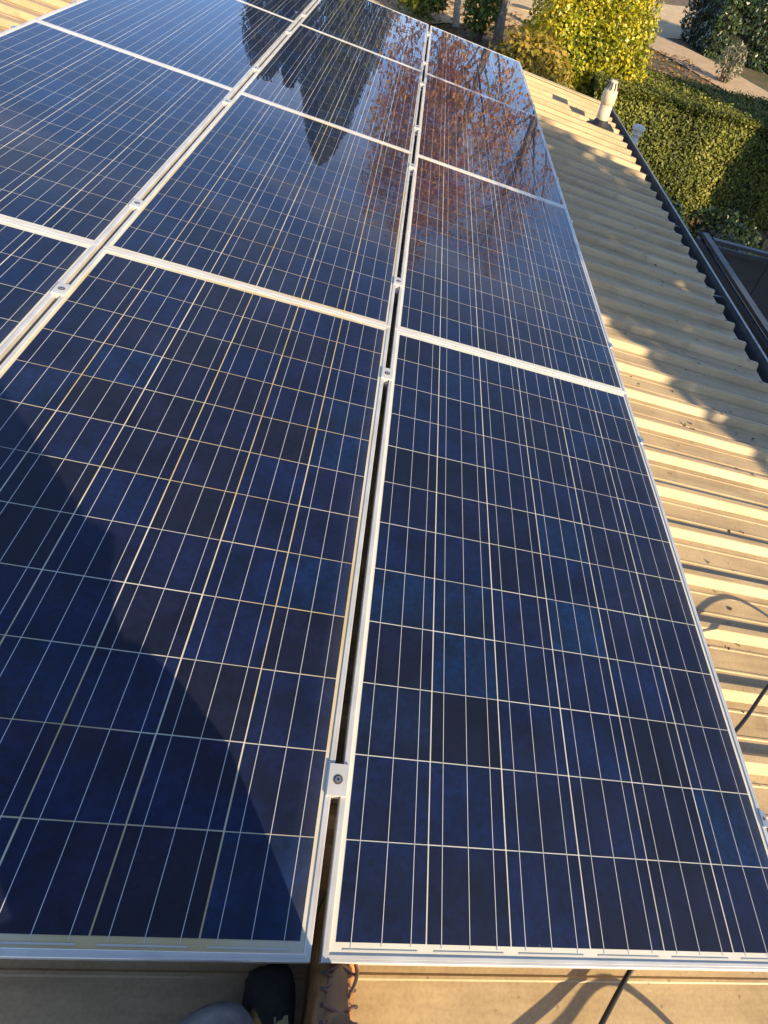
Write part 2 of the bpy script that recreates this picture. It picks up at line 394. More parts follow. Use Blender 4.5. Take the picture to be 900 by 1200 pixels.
# ------------------------------------------------------------------ the house and its ribbed roof
RIB, PH = 0.214, 2.83           # rib spacing and the position of one crest along y
ZP, ZC = -0.13, -0.10           # pan and crest below the panel faces
XE, XT = 2.09, -5.2             # eave end, ridge
YA, YB = PH - 25.5 * RIB, PH + 24.5 * RIB
house = empty('house', Matrix.Translation((0, 0, 0)))
def rib_profile(y0, n):
    pr = []
    for k in range(n):
        c = y0 + (k + 0.5) * RIB
        pr += [(c - RIB / 2, ZP), (c - 0.066, ZP), (c - 0.063, ZP + 0.0025), (c - 0.058, ZP + 0.0025), (c - 0.055, ZP), (c - 0.031, ZP),
               (c - 0.013, ZC - 0.002), (c - 0.010, ZC), (c + 0.010, ZC), (c + 0.013, ZC - 0.002), (c + 0.031, ZP),
               (c + 0.068, ZP), (c + 0.071, ZP + 0.0025), (c + 0.076, ZP + 0.0025), (c + 0.079, ZP)]
    pr.append((y0 + n * RIB, ZP))
    return pr
NS = 5
nsheet = 10
xs_ = [XT, -3.4, -1.6, 0.2, 1.2, XE]
for k in range(nsheet):
    pr = rib_profile(0, NS); n = len(pr); v = []; f = []
    jz = random.uniform(-0.0004, 0.0004)
    for t, dz in ((0, 0), (1, -0.0008)):
        for x in xs_:
            for (y, z) in pr: v.append((x + random.uniform(-.0008, .0008) * (x == XE), y, z + dz + jz))
    L = len(xs_)
    for i in range(L - 1):
        for j in range(n - 1):
            a = i * n + j; f.append((a, a + n, a + n + 1, a + 1)); b = L * n + a; f.append((b, b + 1, b + n + 1, b + n))
    for j in range(n - 1):
        a = (L - 1) * n + j; b = L * n + a; f.append((a, b, b + 1, a + 1))
    me = bpy.data.meshes.new('roof_sheet'); me.from_pydata(v, [], f)
    o = link('roof_sheet', me, M['roof'], house)
    o.matrix_parent_inverse = Matrix.Identity(4)
    o.matrix_basis = ROOF @ Matrix.Translation((0, YA + k * NS * RIB, 0.0012 * (k % 2)))
# the other slope beyond the ridge, plain but ribbed the same way
RIDGE = ROOF @ Vector((XT, 0, ZP))
BACK = Matrix.Translation((RIDGE.x, 0, RIDGE.z)) @ Matrix.Rotation(math.pi, 4, 'Z') @ Matrix.Rotation(PITCH, 4, 'Y')
pr = rib_profile(0, 50); v = []; f = []; n = len(pr)
for x in (0, 6.5):
    for (y, z) in pr: v.append((x, y, z - ZP))
f = [(j, j + n, j + n + 1, j + 1) for j in range(n - 1)]
me = bpy.data.meshes.new('roof_back'); me.from_pydata(v, [], f)
o = link('roof_sheet', me, M['roof'], house); o.matrix_basis = BACK @ Matrix.Translation((0, -YB, 0))
mb = MB(); mb.add([(XT - .18, YA, ZC - .015), (XT, YA, ZC + .02), (XT + .18, YA, ZC + .004), (XT - .18, YB, ZC - .015), (XT, YB, ZC + .02), (XT + .18, YB, ZC + .004)], [(0, 1, 4, 3), (1, 2, 5, 4)])
o = mb.build('ridge_cap', M['flash'], house); o.matrix_basis = ROOF
# screws on the crests
sb = MB(); sb.tube([(0, 0, 0), (0, 0, 0.002)], 0.011, 8); sb.tube([(0, 0, 0.002), (0, 0, 0.006)], 0.0055, 6)
sme = sb.mesh('screw'); sme.materials.append(M['screw'])
for k in range(50):
    c = YA + (k + 0.5) * RIB
    for x in (1.62, 2.03):
        if x == 1.62 and k % 2: continue
        o = bpy.data.objects.new('screw', sme); COL.objects.link(o); o.parent = house
        o.matrix_basis = ROOF @ Matrix.Translation((x + random.uniform(-.02, .02), c + random.uniform(-.004, .004), ZC + 0.0005))
# barge flashing at the far end, gutter along the eave
mb = MB(); mb.box(XT, XE + 0.02, YB - 0.03, YB + 0.012, ZP - 0.16, ZC + 0.012); mb.box(XT, XE + 0.02, YB - 0.09, YB - 0.03, ZC + 0.004, ZC + 0.012)
o = mb.build('barge_flashing', M['flash'], house); o.matrix_basis = ROOF
EAVE = ROOF @ Vector((2.04, 0, -0.155))
g = [(0, -0.01), (0, -0.085), (0.02, -0.095), (0.155, -0.095), (0.17, -0.08), (0.17, 0.018), (0.185, 0.018), (0.185, 0.008)]
v = []; f = []; n = len(g)
for y in (YA - 0.1, YB + 0.05):
    for t in (0, 1):
        for (x, z) in g: v.append((x - 0.0025 * t, y, z + 0.0025 * t))
for t in (0, 1):
    for j in range(n - 1):
        a = t * n + j; b = 2 * n + t * n + j; f.append((a, a + 1, b + 1, b) if t == 0 else (a, b, b + 1, a + 1))
for q in (0, 2 * n): f.append(tuple(q + i for i in range(6)))
me = bpy.data.meshes.new('gutter'); me.from_pydata(v, [], f)
gut = link('gutter', me, M['gutter'], house); gut.matrix_basis = Matrix.Translation(EAVE)
mb = MB(); mb.tube([(0.178, YA - .1, 0.022), (0.178, YB + .05, 0.022)], 0.0065, 8)
mb.build('gutter_bead', M['gutter_in'], gut)
mb = MB()
for k in range(9):
    mb = MB(); yb = YA + 0.6 + k * 1.15; mb.box(0.004, 0.172, yb, yb + 0.02, -0.004, 0.0)
    mb.build('gutter_bracket', M['gutter'], gut)
mb = MB(); mb.box(EAVE.x - 0.03, EAVE.x - 0.004, YA, YB, EAVE.z - 0.17, EAVE.z - 0.005); mb.build('fascia', M['gutter'], house)
mb = MB(); mb.box(EAVE.x - 11.4, EAVE.x - 0.55, YA + 0.4, YB - 0.4, -0.4, EAVE.z - 0.19); mb.build('wall', M['wall'], house)
mb = MB(); mb.box(EAVE.x - 11.6, EAVE.x - 0.035, YA + 0.02, YB - 0.05, EAVE.z - 0.182, EAVE.z - 0.175); mb.build('eave_lining', M['wall'], house)
tag(house, 'low house under a cream ribbed steel roof with a charcoal gutter', 'house')

# vent pipe through the roof, near the gutter at the far end
VP = ROOF @ Vector((1.86, 7.05, ZP))
vp = empty('vent_pipe', Matrix.Translation(VP))
mb = MB(); mb.tube([(0, 0, -0.1), (0, 0, 0.26)], 0.062, 20); mb.build('pipe', M['pvc'], vp, True)
mb = MB(); mb.tube([(0, 0, 0.20), (0, 0, 0.206), (0, 0, 0.31), (0, 0, 0.315)], [0.064, 0.072, 0.071, 0.065], 20); mb.build('cowl', M['pvc'], vp, True)
mb = MB(); mb.tube([(0, 0, 0.315), (0, 0, 0.385), (0, 0, 0.392)], [0.061, 0.040, 0.026], 20); cap = mb.build('cap', M['pvc'], vp)
for k in range(10):
    a = 2 * math.pi * k / 10; mb = MB(); mb.box(-0.004, 0.004, -0.006, 0.004, 0, 0.06)
    o = mb.build('vent_slot', M['boot_rubber'], cap); o.matrix_basis = Matrix.Translation((0.0620 * math.cos(a), 0.0620 * math.sin(a), 0.320)) @ Matrix.Rotation(a, 4, 'Z') @ Matrix.Rotation(-0.26, 4, 'Y') @ Matrix.Rotation(math.pi / 2, 4, 'Z')
mb = MB(); mb.tube([(0, 0, 0.02), (0, 0, 0.05), (0, 0, 0.075)], [0.10, 0.078, 0.062], 16); mb.box(-0.13, 0.13, -0.11, 0.11, 0.0, 0.028)
mb.build('flashing_collar', M['boot_rubber'], vp)
tag(vp, 'short cream vent pipe with slotted cap standing on the ribbed roof', 'vent pipe')

# ------------------------------------------------------------------ solar panels
PW, PL, GAPX, GAPY = 0.992, 1.956, 0.018, 0.003
CELL, GX, GY = 0.156, 0.0030, 0.0024
def rail_mesh(length):
    # profile: (distance inwards from the outer edge, z); mitred at both ends
    pf = [(0, -0.040), (0, -0.0012), (0.0012, 0), (0.0045, 0), (0.005, -0.0005), (0.0055, 0), (0.0105, 0), (0.0115, -0.0008), (0.0115, -0.0030), (0.0115, -0.040)]
    n = len(pf); v = []
    for d, z in pf: v.append((d, d, z))
    for d, z in pf: v.append((d, length - d, z))
    f = [(j, j + 1, n + j + 1, n + j) for j in range(n - 1)] + [(n - 1, 0, n, 2 * n - 1), tuple(range(n - 1, -1, -1)), tuple(range(n, 2 * n))]
    me = bpy.data.meshes.new('frame_rail'); me.from_pydata(v, [], [tuple(reversed(q)) for q in f]); me.materials.append(M['alu']); return me
rail_l, rail_s = rail_mesh(PL), rail_mesh(PW)
def boxmesh(name, sx, sy, sz, m):
    b = MB(); b.box(-sx / 2, sx / 2, -sy / 2, sy / 2, -sz, 0); me = b.mesh(name); me.materials.append(m); return me
cell_me = {k: boxmesh('cell', CELL, CELL, 0.0003, M[k]) for k in ('cell', 'cell_b')}
rib_len = 12 * CELL + 11 * GY + 0.014
ribbon_me = boxmesh('ribbon', 0.0012, rib_len, 0.0002, M['ribbon'])
bus_me = boxmesh('bus_strip', 0.130, 0.0028, 0.0002, M['bus'])
glass_b = MB(); glass_b.add([(0.0115, 0.0115, -0.0011), (PW - .0115, 0.0115, -0.0011), (PW - .0115, PL - .0115, -0.0011), (0.0115, PL - .0115, -0.0011)], [(0, 1, 2, 3)])
glass_me = glass_b.mesh('glass'); glass_me.materials.append(M['glass'])
def back_mesh(m):
    b = MB(); b.box(0.0115, PW - .0115, 0.0115, PL - .0115, -0.0034, -0.0028); me = b.mesh('backsheet'); me.materials.append(m); return me
back_me = {'back': back_mesh(M['back']), 'back_y': back_mesh(M['back_y'])}
def sub(name, me, parent, x=0, y=0, z=0, rz=0):
    o = bpy.data.objects.new(name, me); COL.objects.link(o); o.parent = parent
    o.location = (x, y, z); o.rotation_euler = (0, 0, rz); return o
def solar_panel(x, y, cellk, backk, label, seed):
    p = empty('solar_module', at(x, y))
    sub('frame_rail', rail_l, p); sub('frame_rail', rail_l, p, PW, PL, 0, math.pi)
    sub('frame_rail', rail_s, p, PW, 0, 0, math.pi / 2); sub('frame_rail', rail_s, p, 0, PL, 0, -math.pi / 2)
    bs = sub('backsheet', back_me[backk], p)
    mx = (PW - 6 * CELL - 5 * GX) / 2; my = (PL - 12 * CELL - 11 * GY) / 2
    rs = random.Random(seed)
    for i in range(6):
        for j in range(12):
            sub('cell', cell_me[cellk], p, mx + CELL / 2 + i * (CELL + GX) + rs.uniform(-.0003, .0003), my + CELL / 2 + j * (CELL + GY) + rs.uniform(-.0003, .0003), -0.0022)
        for b in (-1, 0, 1):
            sub('ribbon', ribbon_me, p, mx + CELL / 2 + i * (CELL + GX) + b * 0.052 + rs.uniform(-.0006, .0006), PL / 2 + rs.uniform(-.002, .002), -0.0019, rs.uniform(-.0003, .0003))
        sub('bus_strip', bus_me, p, mx + CELL / 2 + i * (CELL + GX), 0.0175, -0.0016)
        sub('bus_strip', bus_me, p, mx + CELL / 2 + i * (CELL + GX), PL - 0.0175, -0.0016)
    sub('glass', glass_me, p)
    return tag(p, label, 'solar panel', 'solar panels laid in three rows on the ribbed roof')
rowtxt = ['beside the kneeling person', 'second from the kneeling person', 'third from the kneeling person', 'at the far end, by the garden']
coltxt = ['gutter-side row', 'middle row', 'ridge-side row']
for c in range(3):
    for r_ in range(4):
        x = -c * (PW + GAPX); y = r_ * (PL + GAPY)
        extra = ''
        if (c, r_) == (1, 0): extra = ' with yellowed cell gaps'
        solar_panel(x, y, 'cell_b' if (c, r_) in ((1, 0),) else 'cell', 'back_y' if c == 1 and r_ < 2 else 'back',
                    'blue solar panel%s in the %s, %s' % (extra, coltxt[c], rowtxt[r_]), c * 10 + r_)
# rails and clamps
YR = [0.29, 1.655, 2.32, 3.70, 4.42, 5.52, 6.20, 7.36]
ordn = ['nearest the kneeling person', 'second from the kneeling person', 'third from the kneeling person', 'fourth from the kneeling person', 'fifth from the kneeling person', 'sixth from the kneeling person', 'seventh from the kneeling person', 'nearest the garden end']
mb = MB(); mb.box(-2.03, 0.986, -0.02, 0.02, -0.085, -0.0405); rme = mb.mesh('beam'); rme.materials.append(M['alu_mill'])
mb = MB(); mb.box(-0.02, 0.02, -0.021, 0.03, -0.10, -0.0852); fme = mb.mesh('roof_foot'); fme.materials.append(M['alu_mill'])
for k, y in enumerate(YR):
    e = empty('mounting_rail', at(0, y)); sub('beam', rme, e)
    for x in (-1.9, -0.9, 0.1, 0.9): sub('roof_foot', fme, e, x, 0, 0)
    tag(e, 'aluminium mounting rail under the solar panels, %s' % ordn[k], 'mounting rail', 'mounting rails under the panels')
mb = MB(); mb.box(-0.0185, 0.0185, -0.03, 0.03, 0.0006, 0.0042); mb.box(-0.0075, 0.0075, -0.03, 0.03, -0.02, 0.0006)
cl_me = mb.mesh('clamp_plate'); cl_me.materials.append(M['alu'])
mb = MB(); mb.tube([(0, 0, 0.0042), (0, 0, 0.0062)], 0.0058, 14); mb.tube([(0, 0, 0.0062), (0, 0, 0.0064)], 0.0030, 6, 1)
bt_me = mb.mesh('bolt'); bt_me.materials.append(M['steel']); bt_me.materials.append(M['boot_rubber'])
mb = MB(); mb.tube([(0, 0, 0.0042), (0, 0, 0.0048)], 0.0095, 16); ws_me = mb.mesh('washer'); ws_me.materials.append(M['iron'])
for gx, gtxt in ((-GAPX / 2, 'gutter-side and middle panels'), (-PW - 1.5 * GAPX, 'middle and ridge-side panels')):
    for k, y in enumerate(YR):
        e = empty('mid_clamp', at(gx, y)); sub('clamp_plate', cl_me, e); b_ = sub('bolt', bt_me, e); sub('washer', ws_me, e)
        tag(e, 'aluminium mid clamp bolted between the %s, %s' % (gtxt, ordn[k]), 'clamp', 'mid clamps between the panels')
mb = MB(); mb.box(-0.008, 0.002, -0.018, 0.018, 0.0006, 0.0032); mb.box(0.002, 0.006, -0.018, 0.018, -0.038, 0.0032)
ec_me = mb.mesh('clamp_plate'); ec_me.materials.append(M['alu_mill'])
for ex, etxt, rz in ((PW, 'gutter-side edge', 0), (-2 * PW - 2 * GAPX, 'ridge-side edge', math.pi)):
    for k, y in enumerate(YR):
        e = empty('end_clamp', at(ex, y) @ Matrix.Rotation(rz, 4, 'Z')); sub('clamp_plate', ec_me, e); sub('bolt', bt_me, e, -0.002, 0, -0.003)
        tag(e, 'small aluminium end clamp on the %s of the panels, %s' % (etxt, ordn[k]), 'clamp', 'end clamps along the panel edges')

# ------------------------------------------------------------------ cables
def smooth_path(pts, n=10):
    P = [Vector(p) for p in pts]; P = [P[0] * 2 - P[1]] + P + [P[-1] * 2 - P[-2]]; out = []
    for i in range(1, len(P) - 2):
        for k in range(n):
            t = k / n; a, b, c, d = P[i - 1], P[i], P[i + 1], P[i + 2]
            out.append(0.5 * ((2 * b) + (c - a) * t + (2 * a - 5 * b + 4 * c - d) * t * t + (3 * b - a - 3 * c + d) * t ** 3))
    out.append(P[-2]); return out
mb = MB(); mb.tube(smooth_path([(0.80, 0.30, -0.07), (0.69, 0.07, -0.085), (0.62, -0.01, -0.10), (0.53, -0.10, -0.092), (0.42, -0.21, -0.075), (0.46, -0.30, -0.05), (0.62, -0.27, -0.02), (0.78, -0.22, -0.01), (0.95, -0.35, -0.07), (1.2, -0.8, -0.09), (1.3, -1.6, -0.09)]), 0.0055, 8)
tag(mb.build('solar_cable', M['cable'], None, True, ROOF.copy()), 'black cable running out from under the near panel edge beside the boot', 'cable')
mb = MB(); mb.tube(smooth_path([(0.80, 0.25, -0.075), (0.95, 0.44, -0.07), (1.08, 0.56, -0.05), (1.25, 0.72, 0.0), (1.5, 0.80, 0.03), (1.75, 0.62, 0.04), (1.85, 0.35, 0.02), (1.72, 0.1, -0.03), (1.55, -0.1, -0.06), (1.42, -0.25, -0.085), (1.38, -0.5, -0.092), (1.35, -1.5, -0.092)]), 0.0055, 8)
tag(mb.build('solar_cable', M['cable'], None, True, ROOF.copy()), 'black cable looping off the gutter-side panel edge over the roof', 'cable')

# ------------------------------------------------------------------ plants
def rand_unit(n):
    v = rng.normal(size=(n, 3)); return v / np.linalg.norm(v, axis=1, keepdims=True)
def np_noise(P, s, seed):
    r = np.random.default_rng(seed); o = np.zeros(len(P))
    for k in range(5):
        w = r.normal(size=3) * s * (1.6 ** k); o += np.sin(P @ w + r.uniform(0, 6.28)) / (1.35 ** k)
    return o / 3.0

def crown_points(n, centre, radii, seed, shell=0.55, hole=0.35, ns=1.6, lump=0.22):
    """points through a lumpy ellipsoid, denser near the skin, with gaps"""
    c = np.array(centre); r = np.array(radii); out = []; nor = []; got = 0
    while got < n:
        u = rand_unit(n); rad = rng.uniform(shell ** 3, 1, n) ** (1 / 3)
        lum = 1 + lump * np_noise(u * 2.2, 1.0, seed)
        Q = u * rad[:, None] * lum[:, None] * r
        keep = np_noise(Q + c, ns, seed + 1) > -hole - 0.0
        Q, uu = Q[keep], u[keep]
        out.append(Q + c); nor.append(uu / r); got += len(Q)
    return np.concatenate(out)[:n], np.concatenate(nor)[:n]

def limb_set(mb, base, top, r0, n_limbs, reach, seed, z0=0.35, rise=0.6, twigs=0, mi=0):
    rs = random.Random(seed); base = Vector(base); top = Vector(top); ax = top - base
    pts = [base.lerp(top, t) + Vector((rs.uniform(-1, 1), rs.uniform(-1, 1), 0)) * 0.03 * ax.length * math.sin(math.pi * t) for t in (0, .1, .25, .45, .65, .85, 1)]
    mb.tube(pts, [r0 * 1.35, r0, r0 * .86, r0 * .7, r0 * .5, r0 * .28, r0 * .08], 9, mi)
    tips = []
    for k in range(n_limbs):
        t = z0 + (0.97 - z0) * (k + rs.random()) / n_limbs
        s = t * 6; i = min(5, int(t * 6)); 
        q = base.lerp(top, t)
        a = k * 2.4 + rs.uniform(-.5, .5); l = reach * (1.15 - 0.75 * t) * rs.uniform(.75, 1.2)
        d = Vector((math.cos(a), math.sin(a), rise * rs.uniform(.6, 1.4))).normalized()
        e1 = q + d * l * 0.5 + Vector((0, 0, .04 * l)); e2 = q + d * l + Vector((0, 0, .12 * l))
        rr = r0 * (1 - t * .8) * .45
        mb.tube([q, e1, e2], [rr, rr * .6, rr * .15], 6, mi)
        tips += [(e1, l), (e2, l)]
        for w in range(twigs):
            u = rs.uniform(.25, 1); s0 = q.lerp(e2, u)
            d2 = (d + Vector((rs.uniform(-1, 1), rs.uniform(-1, 1), rs.uniform(-.4, .9)))).normalized()
            s1 = s0 + d2 * l * rs.uniform(.2, .45)
            mb.tube([s0, (s0 + s1) / 2 + Vector((0, 0, .02)), s1], [rr * .3, rr * .2, rr * .06 + .002], 4, mi, False); tips.append((s1, l * .4))
    return tips

def stems_only(name, parent, m, base, top, r0, **kw):
    mb = MB(); tips = limb_set(mb, base, top, r0, **kw); return mb.build(name, m, parent, True), tips

# --- clipped hedge beside the eave
def hedge(name, label, x0, x1, y0, y1, ztop, n, size, m, seed, cat='hedge', lumps=0.10, core=(0.010, 0.014, 0.006)):
    zb = min(zground(x0, y0), zground(x1, y1)) - 0.1
    e = empty(name, Matrix.Translation(((x0 + x1) / 2, (y0 + y1) / 2, zb)))
    cx_, cy_ = (x0 + x1) / 2, (y0 + y1) / 2
    mb = MB(); hx, hy, hz = (x1 - x0) / 2 - .16, (y1 - y0) / 2 - .16, ztop - zb - .16
    mb.box(-hx, hx, -hy, hy, 0, hz)
    mb.build('branch_core', plain(name + '_core', core, 0.95, 0, 0.5, 20, 0.8), e)
    areas = np.array([(x1 - x0) * (y1 - y0), (x1 - x0) * (ztop - zb), (x1 - x0) * (ztop - zb) * .3, (y1 - y0) * (ztop - zb), (y1 - y0) * (ztop - zb) * .3])
    cnt = (n * areas / areas.sum()).astype(int); P = []; N = []
    for k, c in enumerate(cnt):
        a, b = rng.random(c), rng.random(c)
        X = x0 + (x1 - x0) * a; Y = y0 + (y1 - y0) * a; Z = zb + (ztop - zb) * b
        if k == 0: q = np.c_[X, y0 + (y1 - y0) * b, np.full(c, ztop)]; nn = (0, 0, 1)
        elif k == 1: q = np.c_[X, np.full(c, y0), Z]; nn = (0, -1, 0)
        elif k == 2: q = np.c_[X, np.full(c, y1), Z]; nn = (0, 1, 0)
        elif k == 3: q = np.c_[np.full(c, x0), Y, Z]; nn = (-1, 0, 0)
        else: q = np.c_[np.full(c, x1), Y, Z]; nn = (1, 0, 0)
        nn = np.array(nn, float)
        off = np_noise(q, 2.6, seed) * lumps * .6 + rng.normal(size=c) * 0.025 - np.abs(rng.normal(size=c)) * 0.06
        # round the shoulders
        off -= 0.22 * np.exp(-((ztop - q[:, 2]) / 0.16) ** 2) * (k > 0)
        P.append(q + nn * off[:, None]); N.append(nn + rng.normal(size=(c, 3)) * .65 + np.array([0, 0, .35]))
    P = np.concatenate(P) - np.array([cx_, cy_, zb]); N = np.concatenate(N)
    link('foliage', quads_mesh('foliage', P, N, size, 0.62), m, e)
    return tag(e, label, cat)

M['hedge'] = leafmat('hedge_leaf', [(0.025, 0.036, 0.007), (0.085, 0.105, 0.014), (0.19, 0.20, 0.026), (0.32, 0.30, 0.05)], 0.62, 0.2, 1.5)
M['hedge2'] = leafmat('camellia_leaf', [(0.012, 0.024, 0.008), (0.022, 0.040, 0.012), (0.040, 0.065, 0.018), (0.07, 0.09, 0.03)], 0.3, 0.12, 1.5)
hedge('clipped_hedge', 'thick clipped green hedge standing beyond the gutter, lit across its face', 2.82, 10.0, 11.75, 14.0, H - 0.72, 135000, 0.052, M['hedge'], 5, lumps=.06)
h0 = px_ground(800, 52)
hedge('camellia_hedge', 'dark glossy hedge growing along the far side of the concrete path', h0.x + 0.3, h0.x + 9.5, h0.y - 1.2, h0.y + 1.5, zground(h0.x, h0.y) + 1.35, 26000, 0.10, M['hedge2'], 9, lumps=0.45)

# --- golden shrub at the end of the roof
M['gold'] = leafmat('golden_leaf', [(0.05, 0.07, 0.010), (0.20, 0.23, 0.015), (0.50, 0.46, 0.020), (0.64, 0.48, 0.025), (0.60, 0.34, 0.03)], 0.4, 0.35, 0.9)
def shrub(name, label, x, y, rx, ry, ztop, n, size, m, seed, cat='shrub', nst=7, zlow=0.15, core=True, shell=0.5, clumps=0):
    zb = zground(x, y) - 0.05; h = ztop - zb
    e = empty(name, Matrix.Translation((x, y, zb)))
    mb = MB(); rs = random.Random(seed)
    for k in range(nst):
        a = k * 2.4; q = Vector((math.cos(a) * rx * .15, math.sin(a) * ry * .15, 0)); t = Vector((math.cos(a) * rx * .6, math.sin(a) * ry * .6, h * rs.uniform(.6, .9)))
        mb.tube([q, q.lerp(t, .5) + Vector((0, 0, .1)), t], [.035, .022, .006], 6)
    mb.build('stems', M['bark'], e, True)
    c = (0, 0, h * (0.5 + zlow / 2)); r = (rx, ry, h * (0.5 - zlow / 2))
    P, N = crown_points(n, c, r, seed, shell=shell, hole=0.42, ns=2.2, lump=.2)
    if clumps:      # upright shoots of different height instead of one dome
        PP, NN = [], []
        for k in range(clumps):
            a = k * 2.4 + seed; u = (k + .5) / clumps; ox, oy = math.cos(a) * rx * .62 * math.sqrt(u), math.sin(a) * ry * .62 * math.sqrt(u)
            hh = h * rs.uniform(.72, 1.0) * (1.05 - .3 * u)
            p_, n_ = crown_points(n // clumps, (ox, oy, hh * .52), (rx * .52, ry * .52, hh * .48), seed + k, .35, .3, 2.6, .3)
            PP.append(p_); NN.append(n_)
        P, N = np.concatenate(PP), np.concatenate(NN)
    N = N / np.linalg.norm(N, axis=1, keepdims=True) + rng.normal(size=N.shape) * .7 + np.array([0, 0, .3])
    link('crown', quads_mesh('crown', P, N, size, 0.6), m, e)
    return tag(e, label, cat)
shrub('golden_shrub', 'tall yellow-green shrub catching the sun just past the roof end', 2.75, 13.3, 1.3, 1.1, H + 1.6, 62000, 0.07, M['gold'], 21, clumps=7)
M['rust'] = leafmat('rusty_leaf', [(0.07, 0.075, 0.012), (0.24, 0.20, 0.025), (0.40, 0.27, 0.04), (0.48, 0.24, 0.04)], 0.45, 0.3, 0.9)
shrub('low_shrub', 'loose olive and rusty shrub behind the far panel corner', 1.55, 11.2, 0.8, 0.75, H - 0.25, 7000, 0.10, M['rust'], 23)
# sapling between the two trunks
M['sap'] = leafmat('sapling_leaf', [(0.05, 0.08, 0.012), (0.13, 0.17, 0.02), (0.26, 0.27, 0.03)], 0.45, 0.35)
q = px_ground(558, 48)
shrub('young_sapling', 'slender leafy sapling growing between the two tree trunks', q.x, q.y, 0.45, 0.4, q.z + 1.5, 1500, 0.11, M['sap'], 31, 'sapling', 4, 0.1)
q = px_ground(500, 22)
shrub('garden_bush', 'small bright green bush left of the pale tree trunk', q.x - .2, q.y, 0.6, 0.5, q.z + 0.7, 1800, 0.10, M['sap'], 33, 'bush', 4, 0.05)
# pale flowering rose by the path
M['rose'] = leafmat('rose_leaf', [(0.06, 0.07, 0.03), (0.16, 0.15, 0.08), (0.40, 0.37, 0.26)], 0.5, 0.25)
q = px_ground(846, 97)
shrub('rose_bush', 'thin rose bush with pale leaves in front of the dark hedge', q.x, q.y, 0.36, 0.34, q.z + 0.8, 420, 0.085, M['rose'], 35, 'rose bush', 6, 0.05)
M['petal'] = plain('cream_petal', (0.80, 0.74, 0.42), 0.5)

for k, (x, y) in enumerate(((4.0, 10.2), (5.2, 10.0), (6.5, 9.8), (4.6, 8.9))):  # shrubs added to darken the lit ground below the hedge
    shrub('dark_shrub', ['low dark shrub at the hedge foot, closest to the house', 'low dark shrub at the hedge foot, second from the house', 'low dark shrub at the hedge foot, third from the house', 'low dark shrub right behind the charcoal fence corner'][k], x, y, .75, .65, zground(x, y) + 1.0, 3000, .085, M['hedge2'], 80 + k, nst=4, zlow=.02)
# --- trees
def tree(name, label, x, y, h, r0, m_leaf, m_bark, n, size, seed, reach, n_limbs=14, twigs=6, z0=.25, rise=.6, spread=.35, droop=0.0, aspect=.6, cat='tree', lean=(0, 0)):
    zb = zground(x, y) - 0.05
    e = empty(name, Matrix.Translation((x, y, zb)))
    tr, tips = stems_only('trunk', e, m_bark, (0, 0, 0), (lean[0], lean[1], h * .97), r0, n_limbs=n_limbs, reach=reach, seed=seed, z0=z0, rise=rise, twigs=twigs)
    T = np.array([t[0] for t in tips]); k = rng.integers(0, len(T), n)
    P = T[k] + rng.normal(size=(n, 3)) * spread * np.array([1, 1, .8])
    if droop: P[:, 2] -= np.abs(rng.normal(size=n)) * droop
    keep = P[:, 2] > h * .12; P = P[keep]
    N = rng.normal(size=P.shape) + np.array([0, 0, .3])
    link('crown', quads_mesh('crown', P, N, size, aspect), m_leaf, e)
    return tag(e, label, cat)

def conifer(name, label, x, y, h, rad, m_leaf, n, size, seed, power=.75, zlow=.05, cat='conifer', hole=.55, lean=0.0):
    zb = zground(x, y) - 0.05
    e = empty(name, Matrix.Translation((x, y, zb)))
    mb = MB(); mb.tube([(0, 0, 0), (0, 0, h * .5), (0, 0, h * .95)], [rad * .18, rad * .1, .01], 8); mb.build('trunk', M['bark'], e, True)
    t = rng.random(n * 2) ** 0.8; a = rng.uniform(0, 2 * math.pi, n * 2); u = rng.uniform(.45, 1, n * 2) ** .5
    prof = np.minimum(1, (1 - t) ** power * 1.35) * np.minimum(1, .35 + t * 6)
    Q = np.c_[np.cos(a), np.sin(a), t * 3.0]
    lum = 1 + .34 * np_noise(Q * 1.8, 1.0, seed) + .30 * np_noise(Q * 5, 1.0, seed + 3)
    rr = rad * prof * u * lum
    P = np.c_[np.cos(a) * rr, np.sin(a) * rr, h * (zlow + (1 - zlow) * t) + rng.normal(size=n * 2) * .08]
    P[:, 0] += lean * P[:, 2] / h
    keep = np_noise(P, 1.7, seed + 5) > -hole; P = P[keep][:n]; a = a[keep][:n]
    N = np.c_[np.cos(a), np.sin(a), np.full(len(a), .2)] + rng.normal(size=(len(a), 3)) * .5
    spin = np.c_[np.cos(a) * .4, np.sin(a) * .4, np.full(len(a), 1.0)]
    link('crown', quads_mesh('crown', P, N, size, .42, spin), m_leaf, e)
    mb = MB(); zz = [zlow * h, .12 * h, .3 * h, .55 * h, .8 * h, .93 * h]
    mb.tube([(lean * z / h, 0, z) for z in zz], [.15 * rad, .3 * rad, .36 * rad, .3 * rad, .12 * rad, .02], 9)
    mb.build('branch_core', M['conifer_core'], e, True)
    return tag(e, label, cat)

